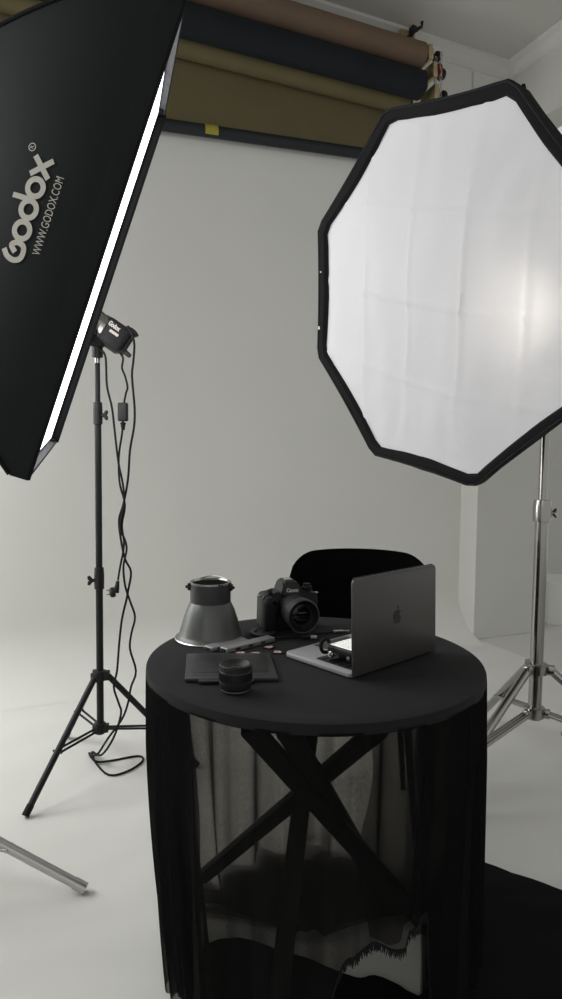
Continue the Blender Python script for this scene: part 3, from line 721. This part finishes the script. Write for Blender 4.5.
def fold(lo_top, lo_bot, hi, dr, wob):
    """a second thickness of cloth hanging behind the skirt: left edge slants from lo_top to lo_bot (degrees)"""
    mb = MB()
    def fn(a, b):
        lo = lo_top + (lo_bot - lo_top) * b + 2.2 * math.sin(b * 7 + wob); th = math.radians(lo + (hi - lo) * a)
        z0 = TZ - 0.018; z1 = 0.02 if hem(th) < 0.12 else hem(th) + 0.003; z = z0 + (z1 - z0) * b; t = (z0 - z) / z0
        r = skirt_r(th * 1.0, t) + dr * (0.25 + t) + 0.010 * t * math.sin(th * 23 + wob)
        return V((r * math.sin(th), -r * math.cos(th), z))
    mb.grid(fn, 70, 20)
    return mb
for k, (a0, a1, hi, dr) in enumerate(((-42, -30, -100, -0.014), (-44, -36, -100, -0.028), (27, 31, 100, -0.014), (29, 33, 100, -0.028))):
    part('fold', fold(a0, a1, hi, dr, k * 1.7), SHEER, tc_)
part('fold', fold(11, 13, 35, -0.02, 0.4), SHEER, tc_)
mb = MB()
for i in range(230):
    th = math.radians(-6 + 43.5 * i / 229); p = sk(th, 1.0); l = 0.009 + 0.009 * random.random()
    q = p + V((0.006 * (random.random() - 0.5), 0.006 * (random.random() - 0.5), -l))
    mb.tube([p + V((0, 0, 0.004)), (p + q) / 2 + V((0.002 * (random.random() - 0.5), 0, 0)), q], [0.0013, 0.0011, 0.0006], 4)
fr = part('fringe', mb, CLOTH, tc_); fr['kind'] = 'stuff'

# black cloth on the floor
def floor_cloth(poly, label, lift=0.0):
    mb = MB(); P3 = spline([V((x, y, 0)) for x, y in poly], 3, True)
    vs = [mb.bm.verts.new(V((p.x, p.y, 0.004))) for p in P3]; f_ = mb.bm.faces.new(vs)
    bmesh.ops.triangulate(mb.bm, faces=[f_]); bmesh.ops.subdivide_edges(mb.bm, edges=mb.bm.edges, cuts=3, use_grid_fill=True)
    bmesh.ops.triangulate(mb.bm, faces=mb.bm.faces)
    bmesh.ops.subdivide_edges(mb.bm, edges=[e for e in mb.bm.edges if e.calc_length() > 0.06], cuts=1)
    bmesh.ops.triangulate(mb.bm, faces=mb.bm.faces)
    for v in mb.bm.verts: v.co.z = lift + 0.006 + 0.010 * abs(noise.noise(V((v.co.x * 5, v.co.y * 9, 0)))) + 0.008 * abs(noise.noise(V((v.co.x * 14, v.co.y * 14, 2))))
    ex = bmesh.ops.extrude_face_region(mb.bm, geom=list(mb.bm.faces))
    for v in [g for g in ex['geom'] if isinstance(g, bmesh.types.BMVert)]: v.co.z = lift + 0.0015
    o = link_mesh('floor_cloth', mb, FLOORCLOTH); tag(o, label, 'cloth')
floor_cloth([(1.30, 1.47), (0.936, 1.716), (0.637, 1.921), (0.56, 1.965), (0.50, 1.94), (0.42, 1.70), (0.345, 1.44), (0.29, 1.455), (0.234, 1.485), (0.20, 1.475), (0.160, 1.490), (0.06, 1.54), (-0.10, 1.60), (-0.20, 1.56), (-0.21, 1.45), (-0.15, 1.30), (-0.04, 1.20), (0.0, 0.95), (1.0, 0.85), (1.5, 1.2)], 'crumpled black cloth spread on the floor at lower right, beside the table')

# chair behind the table
ch = thing('chair', 'black velvet chair with a wide rounded back behind the table', 'chair', (0.281, 2.37, 0), M.Rotation(math.radians(-4), 3, 'Z'))
CW = 0.243
def backrest(a, b):
    x = -1 + 2 * a; zz = b
    rcn = 0.085; e_ = max(0.0, abs(x) * CW - (CW - rcn)); top = 0.902 - 0.010 * x * x - (rcn - math.sqrt(max(0.0, rcn * rcn - e_ * e_)))
    z = 0.44 + (top - 0.44) * zz
    wd = CW * (0.94 + 0.06 * smooth(0, 0.6, zz))
    y = 0.0 - 0.13 * abs(x) ** 2.6
    return V((wd * x, y, z))
mb = MB()
mb.grid(backrest, 40, 12)
bmesh.ops.solidify(mb.bm, geom=list(mb.bm.faces), thickness=0.045)
part('backrest', mb, VELVET, ch, angle=80)
mb = MB(); mb.box((0, -0.16, 0.455), (0.40, 0.36, 0.09), bev=0.035, seg=4); part('seat', mb, VELVET, ch)
for sx in (-1, 1):
    for sy in (0, 1):
        mb = MB(); mb.cyl((sx * 0.15, -0.16 + (0.13 if sy else -0.13), 0.42), (sx * 0.185, -0.16 + (0.18 if sy else -0.17), 0.0), 0.014, 0.009, 12); part('leg', mb, BLKMET, ch)

# ---------------------------------------------------------------- things on the table
TT = TZ + 0.0006
# dish reflector standing on its wide end
rf = thing('dish_reflector', 'grey spun metal dish reflector standing upside down at the left of the table', 'reflector', (-0.184, 1.728, TT))
mb = MB()
mb.lathe([(0.092, 0.0), (0.0935, 0.0015), (0.092, 0.004), (0.086, 0.007), (0.082, 0.016), (0.077, 0.034), (0.071, 0.055), (0.064, 0.076), (0.057, 0.091), (0.053, 0.098), (0.050, 0.098), (0.055, 0.09), (0.075, 0.034), (0.084, 0.005), (0.088, 0.0), (0.092, 0.0)], seg=64, cap0=False, cap1=False)
part('dish', mb, GREYAL, rf)
mb = MB(); mb.lathe([(0.0885, 0.004), (0.0925, 0.001), (0.0945, 0.0022), (0.0925, 0.0048)], seg=64, cap0=False, cap1=False); part('rolled_rim', mb, STEEL, rf, 'bright rolled rim')
mb = MB(); mb.lathe([(0.0505, 0.096), (0.0535, 0.098), (0.0535, 0.148), (0.0510, 0.150), (0.0490, 0.148), (0.0490, 0.097)], seg=64, cap0=False, cap1=False); part('collar', mb, GREYDK, rf, 'darker collar')
mb = MB(); mb.lathe([(0.0480, 0.147), (0.0515, 0.1515), (0.0545, 0.1515), (0.0545, 0.147)], seg=64, cap0=False, cap1=False); part('top_ring', mb, CHROME, rf, 'bright ring at the mouth')
for a in (-172, -14, 80):
    a = math.radians(a); d = V((math.cos(a), math.sin(a), 0)); mb = MB()
    mb.box(d * 0.0565 + V((0, 0, 0.138)), (0.008, 0.014, 0.018), M.Rotation(a, 3, 'Z'), 0.002); mb.cyl(d * 0.058 + V((0, 0, 0.138)), d * 0.066 + V((0, 0, 0.138)), 0.004, seg=10)
    part('screw_lug', mb, BLKMET, rf)
mb = MB(); mb.tube([V((0.056 * math.cos(a), 0.056 * math.sin(a), 0.142 + 0.013 * math.sin((a - 0.0) )**2)) for a in [PI * i / 16 for i in range(-0, 17)]], 0.0016, 6); part('wire_bail', mb, CHROME, rf, 'thin bright wire')

# DSLR camera (local -y = the way the lens looks)
cm = thing('dslr_camera', 'black DSLR camera with a big zoom lens at the back of the table', 'camera', (0.022, 1.835, TT), M.Rotation(math.radians(17), 3, 'Z'))
cm.scale = (0.95, 0.97, 0.99)
mb = MB(); mb.prism([(-0.084, 0.0), (0.080, 0.0), (0.086, 0.012), (0.086, 0.088), (0.078, 0.104), (0.045, 0.106), (0.034, 0.112), (-0.030, 0.112), (-0.040, 0.106), (-0.076, 0.104), (-0.086, 0.094), (-0.088, 0.012)], -0.032, 0.026, bev=0.004)
part('body', mb, BLKPL, cm)
mb = MB(); mb.box((-0.066, -0.036, 0.050), (0.042, 0.048, 0.094), bev=0.015, seg=4); part('grip', mb, BLKRUB, cm)
mb = MB()
lo = [(-0.036, 0.100), (0.036, 0.100), (0.030, 0.124), (0.020, 0.139), (-0.020, 0.139), (-0.030, 0.124)]
vf = [mb.bm.verts.new(V((x * 0.92, -0.042 if z < 0.11 else (-0.040 if z < 0.13 else -0.022), z))) for x, z in lo]; vb = [mb.bm.verts.new(V((x, 0.034, z))) for x, z in lo]
mb.bm.faces.new(vf); mb.bm.faces.new(vb[::-1])
for i in range(6): mb.bm.faces.new((vf[i], vb[i], vb[(i + 1) % 6], vf[(i + 1) % 6]))
bmesh.ops.bevel(mb.bm, geom=list(mb.bm.edges), offset=0.004, segments=2, affect='EDGES')
pr = part('prism_hump', mb, BLKPL, cm)
def pput(a, b, l): return V((a, -0.0415 - l - 0.001 + 0.0 * b, 0.1165 + b))
nrm = V((0, -1, 0))
part('logo', text_bm('Canon', 0.0150, pput, width=0.036, bold=0.0007), CARDW, pr, 'white maker lettering')
mb = MB(); mb.box((0, 0.004, 0.1405), (0.022, 0.026, 0.003), bev=0.0008); part('hot_shoe', mb, STEEL, pr)
mb = MB(); mb.lathe([(0.015, 0), (0.016, 0.002), (0.016, 0.012), (0.012, 0.015)], (0.060, 0.002, 0.104), (0, 0, 1), 24); mb.lathe([(0.011, 0), (0.011, 0.007)], (0.060, 0.002, 0.118), (0, 0, 1), 20); part('mode_dial', mb, BLKRUB, cm)
mb = MB(); mb.lathe([(0.009, 0), (0.010, 0.002), (0.008, 0.006)], (-0.070, -0.044, 0.096), (0, -0.4, 1), 18); part('shutter_button', mb, BLKMET, cm)
mb = MB(); mb.lathe([(0.010, -0.006), (0.010, 0.006)], (-0.062, -0.020, 0.106), (1, 0, 0), 20); part('control_wheel', mb, BLKRUB, cm)
mb = MB(); mb.cyl((-0.058, -0.058, 0.088), (-0.058, -0.061, 0.088), 0.006, seg=14); part('sensor_lamp', mb, GLASS, cm)
mb = MB(); mb.box((0, 0.030, 0.118), (0.046, 0.012, 0.028), bev=0.005); part('eyecup', mb, BLKRUB, pr)
for sx in (-1, 1):
    mb = MB(); mb.tube([V((sx * 0.088, 0, 0.098)) + V((sx * 0.006 * math.sin(a), 0.006 * math.cos(a), 0)) for a in [2 * PI * i / 10 for i in range(10)]], 0.0015, 6, closed=True); part('strap_lug', mb, STEEL, cm)
LZ = 0.066
mb = MB(); mb.lathe([(0.038, 0.0), (0.040, 0.003), (0.040, 0.012)], (0, -0.028, LZ), (0, -1, 0), 48); part('lens_mount', mb, BLKMET, cm)
mb = MB(); mb.lathe([(0.037, 0.010), (0.0395, 0.012), (0.0395, 0.032), (0.041, 0.036), (0.041, 0.076), (0.0395, 0.078), (0.0395, 0.084), (0.0455, 0.090), (0.0465, 0.112), (0.0455, 0.116), (0.0415, 0.116), (0.040, 0.110), (0.034, 0.101), (0.030, 0.097)], (0, -0.028, LZ), (0, -1, 0), 64, True, True); ln = part('lens_barrel', mb, BLKPL, cm)
mb = MB()
for i in range(72):
    a = 2 * PI * i / 72; p = V((0.0413 * math.cos(a), 0, 0.0413 * math.sin(a))); mb.box(p + V((0, -0.028 - 0.056, LZ)), (0.0016, 0.034, 0.002), M.Rotation(-a, 3, 'Y'))
gr = part('zoom_grip', mb, BLKRUB, ln); gr['kind'] = 'stuff'
mb = MB(); mb.lathe([(0.0302, 0.0), (0.027, 0.0022), (0.020, 0.0042), (0.010, 0.0056), (0.0005, 0.006)], (0, -0.028 - 0.0945, LZ), (0, -1, 0), 48, True, False); part('front_glass', mb, GLASS, ln)
mb = MB(); mb.lathe([(0.0412, 0.001), (0.0435, 0.0035), (0.0455, 0.001)], (0, -0.028 - 0.116, LZ), (0, -1, 0), 64, False, False); part('filter_ring', mb, GREYDK, ln)
mb = MB(); mb.box((-0.030, -0.028 - 0.022, LZ + 0.0275), (0.018, 0.012, 0.002), M.Rotation(math.radians(-45), 3, 'Y'), 0.0006); part('focus_window', mb, GLASS, ln)

# lens cap
lc = thing('lens_cap', 'flat round black lens cap in front of the camera grip', 'lens cap', (-0.043, 1.762, TT))
mb = MB(); mb.lathe([(0.035, 0), (0.0375, 0.001), (0.0375, 0.008), (0.0345, 0.0105), (0.027, 0.0105), (0.026, 0.0085), (0.010, 0.0085), (0.0005, 0.0087)], seg=48, cap1=False); part('disc', mb, BLKPL, lc)
for sx in (-1, 1):
    mb = MB(); mb.box((sx * 0.023, 0, 0.0098), (0.009, 0.022, 0.0025), bev=0.0008); part('pinch_grip', mb, BLKRUB, lc)

# small prime lens
pl = thing('prime_lens', 'small black prime lens standing on the table in front of the dark tablet', 'lens', (-0.090, 1.335, TT))
mb = MB(); mb.lathe([(0.026, 0), (0.028, 0.001), (0.028, 0.006), (0.0325, 0.009), (0.0335, 0.012), (0.0335, 0.022), (0.0328, 0.0225), (0.0328, 0.024), (0.0340, 0.0245), (0.0340, 0.044), (0.0330, 0.0452), (0.0330, 0.047), (0.0335, 0.0475), (0.0335, 0.0565), (0.0322, 0.058), (0.0295, 0.058), (0.0285, 0.056), (0.020, 0.050), (0.015, 0.0475)], seg=64); bd = part('barrel', mb, BLKPL, pl)
mb = MB()
for i in range(80):
    a = 2 * PI * i / 80; mb.box((0.0342 * math.cos(a), 0.0342 * math.sin(a), 0.0345), (0.0016, 0.0013, 0.0165), M.Rotation(a, 3, 'Z'))
g = part('focus_ring', mb, BLKRUB, pl); g['kind'] = 'stuff'
mb = MB(); mb.lathe([(0.0152, 0.0), (0.012, 0.003), (0.006, 0.0045), (0.0004, 0.005)], (0, 0, 0.0472), seg=40, cap1=False); part('front_glass', mb, GLASS, pl)
mb = MB(); mb.lathe([(0.0282, 0.0035), (0.0305, 0.0045), (0.0305, 0.0068), (0.0282, 0.0075)], seg=48, cap0=False, cap1=False); part('mount_ring', mb, STEEL, pl, 'metal mount ring')

# dark tablet / graphics pad lying flat
tp = thing('graphics_tablet', 'flat dark graphics tablet lying at the left of the table behind the small lens', 'tablet', (-0.110, 1.474, TT), M.Rotation(math.radians(3.2), 3, 'Z'))
mb = MB(); mb.prism([(-0.097, -0.088), (0.104, -0.088), (0.092, 0.092), (-0.108, 0.092)], 0.0, 0.0085, ex=(1, 0, 0), ey=(0, 1, 0), ez=(0, 0, 1), bev=0.0025)
part('slab', mb, TABLET, tp)
mb = MB(); mb.box((0.0, 0.014, 0.0088), (0.170, 0.130, 0.0008), bev=0.0003); part('drawing_area', mb, BLKPL, tp)
mb = MB(); mb.box((0.0, -0.066, 0.0088), (0.17, 0.004, 0.0008), bev=0.0003); part('edge_line', mb, GREYDK, tp)
mb = MB(); mb.box((-0.008, -0.094, 0.0040), (0.118, 0.014, 0.007), bev=0.002); part('front_strip', mb, BLKPL, tp)

# grey hubs
def hub(label, p0, p1, wid, h, m, portside):
    p0 = V(p0); p1 = V(p1); d = p1 - p0; a = math.atan2(d.y, d.x); l = d.length
    t = thing('usb_hub', label, 'usb hub', ((p0.x + p1.x) / 2, (p0.y + p1.y) / 2, TT), M.Rotation(a, 3, 'Z'))
    mb = MB(); mb.box((0, 0, h / 2), (l, wid, h), bev=0.0022, seg=3); bd = part('shell', mb, m, t)
    mb = MB(); mb.box((-l / 2 - 0.0004, 0, h / 2), (0.002, wid * 0.62, h * 0.5), bev=0.0006); part('port', mb, BLKPL, t)
    for k in range(3):
        mb = MB(); mb.box((-l * 0.28 + k * l * 0.26, -wid / 2, h / 2), (0.015, 0.0016, h * 0.46), bev=0.0004); part('port', mb, BLKPL, t)
    return t
hub('grey metal usb hub stick lying next to the dish reflector', (-0.178, 1.612), (-0.092, 1.694), 0.034, 0.010, HUBGREY, 1)
hub('slim grey usb card reader lying between the other hub and the memory cards', (-0.138, 1.597), (-0.022, 1.706), 0.030, 0.012, HUBGREY, 1)
mb = MB(); mb.tube([(-0.017, 1.711, TT + 0.006), (0.02, 1.727, TT + 0.005), (0.07, 1.750, TT + 0.004), (0.12, 1.768, TT + 0.004), (0.148, 1.781, TT + 0.004)], 0.0026, 8, 5)
t = thing('usb_cable', 'thin black cable with a slim metal plug lying in front of the camera', 'cable', (0.1, 1.75, TT))
inv = M.Translation(-V((0.1, 1.75, TT)))
for v in mb.bm.verts: v.co = inv @ v.co
part('cable', mb, BLKRUB, t)
mb = MB(); mb.box((0.062, 0.035, 0.005), (0.030, 0.011, 0.007), M.Rotation(0.28, 3, 'Z'), 0.002); mb.box((0.085, 0.0415, 0.005), (0.016, 0.008, 0.003), M.Rotation(0.28, 3, 'Z'), 0.001); part('plug', mb, STEEL, t, 'silver plug')
t = thing('usb_cable', 'short black cable with a square usb plug lying on the table before the laptop', 'cable', (0.05, 1.73, TT))
mb = MB(); mb.tube([(-0.06, -0.022, 0.005), (-0.03, -0.012, 0.004), (0.0, -0.004, 0.005), (0.012, -0.004, 0.006)], 0.0028, 8, 5); part('cable', mb, BLKRUB, t)
mb = MB(); mb.box((0.020, -0.006, 0.0065), (0.026, 0.016, 0.010), M.Rotation(-0.05, 3, 'Z'), 0.003); part('plug_grip', mb, BLKPL, t)
mb = MB(); mb.box((0.041, -0.007, 0.0065), (0.017, 0.0125, 0.0055), M.Rotation(-0.05, 3, 'Z'), 0.0008); part('plug', mb, CARDW, t, 'silver plug')

# memory cards
def card(x, y, a, label, s=1.0):
    t = thing('memory_card', label, 'memory card', (x, y, TT), M.Rotation(math.radians(a), 3, 'Z'), 'memory cards scattered beside the hubs')
    mb = MB(); mb.prism([(-0.011, -0.014), (0.011, -0.014), (0.011, 0.010), (0.007, 0.014), (-0.011, 0.014)], 0, 0.0022, ex=(1, 0, 0), ey=(0, 1, 0), ez=(0, 0, 1), bev=0.0005); part('case', mb, BLKPL, t)
    mb = MB(); mb.box((0, -0.004, 0.00235), (0.018, 0.014, 0.0003)); part('sticker', mb, PINK, t, 'pinkish sticker')
    mb = MB(); mb.box((0.002, 0.004, 0.0025), (0.010, 0.005, 0.0003)); part('sticker_patch', mb, CARDW, t, 'pale patch')
card(-0.094, 1.590, -50, 'memory card with pink sticker, leftmost of the four beside the hubs')
card(-0.056, 1.588, -62, 'memory card with pink sticker, second from the left beside the hubs')
card(-0.025, 1.642, -40, 'memory card with pink sticker, farthest back, against the slim card reader')
card(-0.002, 1.600, -95, 'memory card with pink sticker, nearest to the laptop corner')

# laptop
la_ = math.atan2(0.681, 0.732)
lp = thing('laptop', 'open dark grey laptop seen from behind its lid', 'laptop', (0.157 + 0.228 / 2, 1.41 + 0.212 / 2, TT), M.Rotation(la_, 3, 'Z'))
W, Dp, Hh = 0.311, 0.215, 0.219            # local x along the hinge, +y towards the keyboard front
mb = MB(); mb.prism([(W / 2 * sx - sx * (0.010 - 0.010 * math.cos(a)), yy) for sx, yy, a in ()] or [(-W / 2 + 0.008, 0), (W / 2 - 0.008, 0), (W / 2, 0.008), (W / 2, Dp - 0.01), (W / 2 - 0.01, Dp), (-W / 2 + 0.01, Dp), (-W / 2, Dp - 0.01), (-W / 2, 0.008)], 0.002, 0.0125, ex=(1, 0, 0), ey=(0, 1, 0), ez=(0, 0, 1), bev=0.0018); part('base', mb, PALMREST, lp, 'pale grey base')
mb = MB()
for sx in (-1, 1):
    for yy in (0.02, Dp - 0.02): mb.lathe([(0.006, 0), (0.006, 0.003)], (sx * (W / 2 - 0.02), yy, 0), (0, 0, 1), 12)
part('rubber_foot', mb, BLKRUB, lp)
mb = MB(); mb.box((0, 0.072, 0.0126), (0.272, 0.108, 0.0006), bev=0.0002); kb = part('keyboard_well', mb, KEYS, lp)
kk = None
for r in range(6):
    ncol = 14 if r < 5 else 9
    for c_ in range(ncol):
        kw = 0.266 / ncol
        x = -0.133 + kw * (c_ + 0.5); y = 0.024 + r * 0.0188
        if kk is None or kk[1] != ncol:
            mb = MB(); mb.box((0, 0, 0.0), (kw - 0.0025, 0.0155, 0.0016), bev=0.0005, seg=1); o = part('key', mb, BLKPL, kb); kk = (o, ncol)
        else:
            o = kk[0].copy(); C.objects.link(o); o.parent = kb
        o.location = (x, y, 0.0136)
mb = MB(); mb.box((0, 0.170, 0.0126), (0.125, 0.075, 0.0005), bev=0.0002); part('trackpad', mb, SPACE, lp, 'grey trackpad')
mb = MB(); mb.cyl((-0.12, 0.003, 0.0125), (0.12, 0.003, 0.0125), 0.0045, seg=14); part('hinge', mb, BLKPL, lp)
# lid: outline with rounded top corners, its outside towards local -y
rc = 0.011
lid = [(-W / 2, 0.004), (W / 2, 0.004)] + [(W / 2 - rc + rc * math.cos(a), Hh - rc + rc * math.sin(a)) for a in [PI / 2 * i / 5 for i in range(6)]] + [(-W / 2 + rc + rc * math.cos(a), Hh - rc + rc * math.sin(a)) for a in [PI / 2 + PI / 2 * i / 5 for i in range(6)]]
mb = MB(); mb.prism(lid, 0.0, 0.0055, (0, -0.0015, 0.002), (1, 0, 0), (0, 0.03, 1), (0, -1, 0), bev=0.0009); ld = part('lid', mb, SPACE, lp)
mb = MB(); mb.box((0, 0.0018, 0.012 + Hh / 2), (W - 0.012, 0.0006, Hh - 0.016), M.Rotation(-0.03, 3, 'X'), 0.0002); part('screen', mb, SCREEN, ld)
# fruit emblem on the outside of the lid
A = [(0.0, 0.030), (0.010, 0.036), (0.022, 0.035), (0.032, 0.027), (0.025, 0.019), (0.0225, 0.009), (0.026, -0.002), (0.035, -0.009), (0.029, -0.026), (0.019, -0.040), (0.010, -0.041), (0.0, -0.038), (-0.010, -0.041), (-0.019, -0.039), (-0.030, -0.024), (-0.036, -0.006), (-0.036, 0.010), (-0.030, 0.026), (-0.018, 0.035), (-0.008, 0.034)]
es_ = 0.40
mb = MB()
op = [(p.x, p.y) for p in spline([V((x, y, 0)) for x, y in A], 3, True)]
cx0, cz0 = 0.0, 0.002 + Hh * 0.52
mb.prism([(x * es_, y * es_) for x, y in op], 0, 0.0004, (cx0, -0.0015 - 0.0055 + 0.03 * Hh * 0.52, cz0), (1, 0, 0), (0, 0.03, 1), (0, -1, 0))
leaf = [(0.0, 0.040), (0.002, 0.052), (0.010, 0.060), (0.016, 0.062), (0.0155, 0.052), (0.010, 0.043)]
mb.prism([(x * es_, y * es_) for x, y in leaf], 0, 0.0004, (cx0, -0.0015 - 0.0055 + 0.03 * Hh * 0.52, cz0), (1, 0, 0), (0, 0.03, 1), (0, -1, 0))
part('emblem', mb, EMBLEM, ld, 'dark bitten apple emblem', smooth=False)

# small LED light lying on the keyboard, square to the laptop (its -x end looks towards the room)
LR = M.Rotation(la_, 3, 'Z')
lt = thing('led_light', 'small black LED video light with a white panel lying on the laptop keyboard', 'video light', V((0.271, 1.516, TT + 0.0152)) + LR @ V((-0.044, 0.066, 0)), LR)
mb = MB(); mb.box((0, 0.0, 0.024), (0.150, 0.084, 0.016), bev=0.005, seg=3); bd = part('housing', mb, BLKPL, lt)
mb = MB(); mb.box((0.0, 0.0, 0.0325), (0.138, 0.072, 0.002), bev=0.0006); pn = part('panel', mb, emit('led_panel_glow', (1, 1, 0.98), 0.45), lt, 'white panel of small lamps')
k0 = None
for i in range(14):
    for j in range(8):
        p = V((-0.060 + i * 0.0092, -0.030 + j * 0.0086, 0.0338))
        if k0 is None:
            mb = MB(); mb.box((0, 0, 0), (0.0038, 0.0038, 0.001)); k0 = part('lamp_chip', mb, LEDCHIP, pn); k0.location = p
        else:
            o = k0.copy(); C.objects.link(o); o.parent = pn; o.location = p
mb = MB(); mb.tube([(-0.070, 0.045, 0.012), (-0.084, 0.046, 0.016), (-0.090, 0.046, 0.030), (-0.086, 0.045, 0.042), (-0.074, 0.043, 0.044), (-0.066, 0.042, 0.036)], 0.0045, 8, 5); part('guard_loop', mb, BLKRUB, lt)
mb = MB(); mb.box((0.008, -0.004, 0.0085), (0.118, 0.066, 0.017), bev=0.004); part('battery', mb, BLKPL, lt)
mb = MB(); mb.lathe([(0.004, 0), (0.0085, 0.001), (0.0085, 0.006), (0.006, 0.008)], (-0.074, 0.026, 0.012), (-1, 0, 0.1), 18); part('dial', mb, CHROME, lt, 'silver dial')
mb = MB(); mb.lathe([(0.010, 0), (0.0115, 0.003), (0.0115, 0.012), (0.008, 0.015)], (-0.056, -0.024, 0.012), (-1, -0.1, 0.15), 18); part('mount_knob', mb, BLKRUB, lt)
mb = MB(); mb.lathe([(0.003, 0), (0.0055, 0.001), (0.0045, 0.004)], (-0.071, -0.024, 0.014), (-1, -0.1, 0.15), 12); part('screw', mb, CHROME, lt, 'silver screw')
mb = MB(); mb.tube([(-0.060, 0.008, 0.003), (-0.078, 0.014, 0.003), (-0.094, 0.018, 0.003)], 0.003, 8); part('cold_shoe_foot', mb, BLKMET, lt)
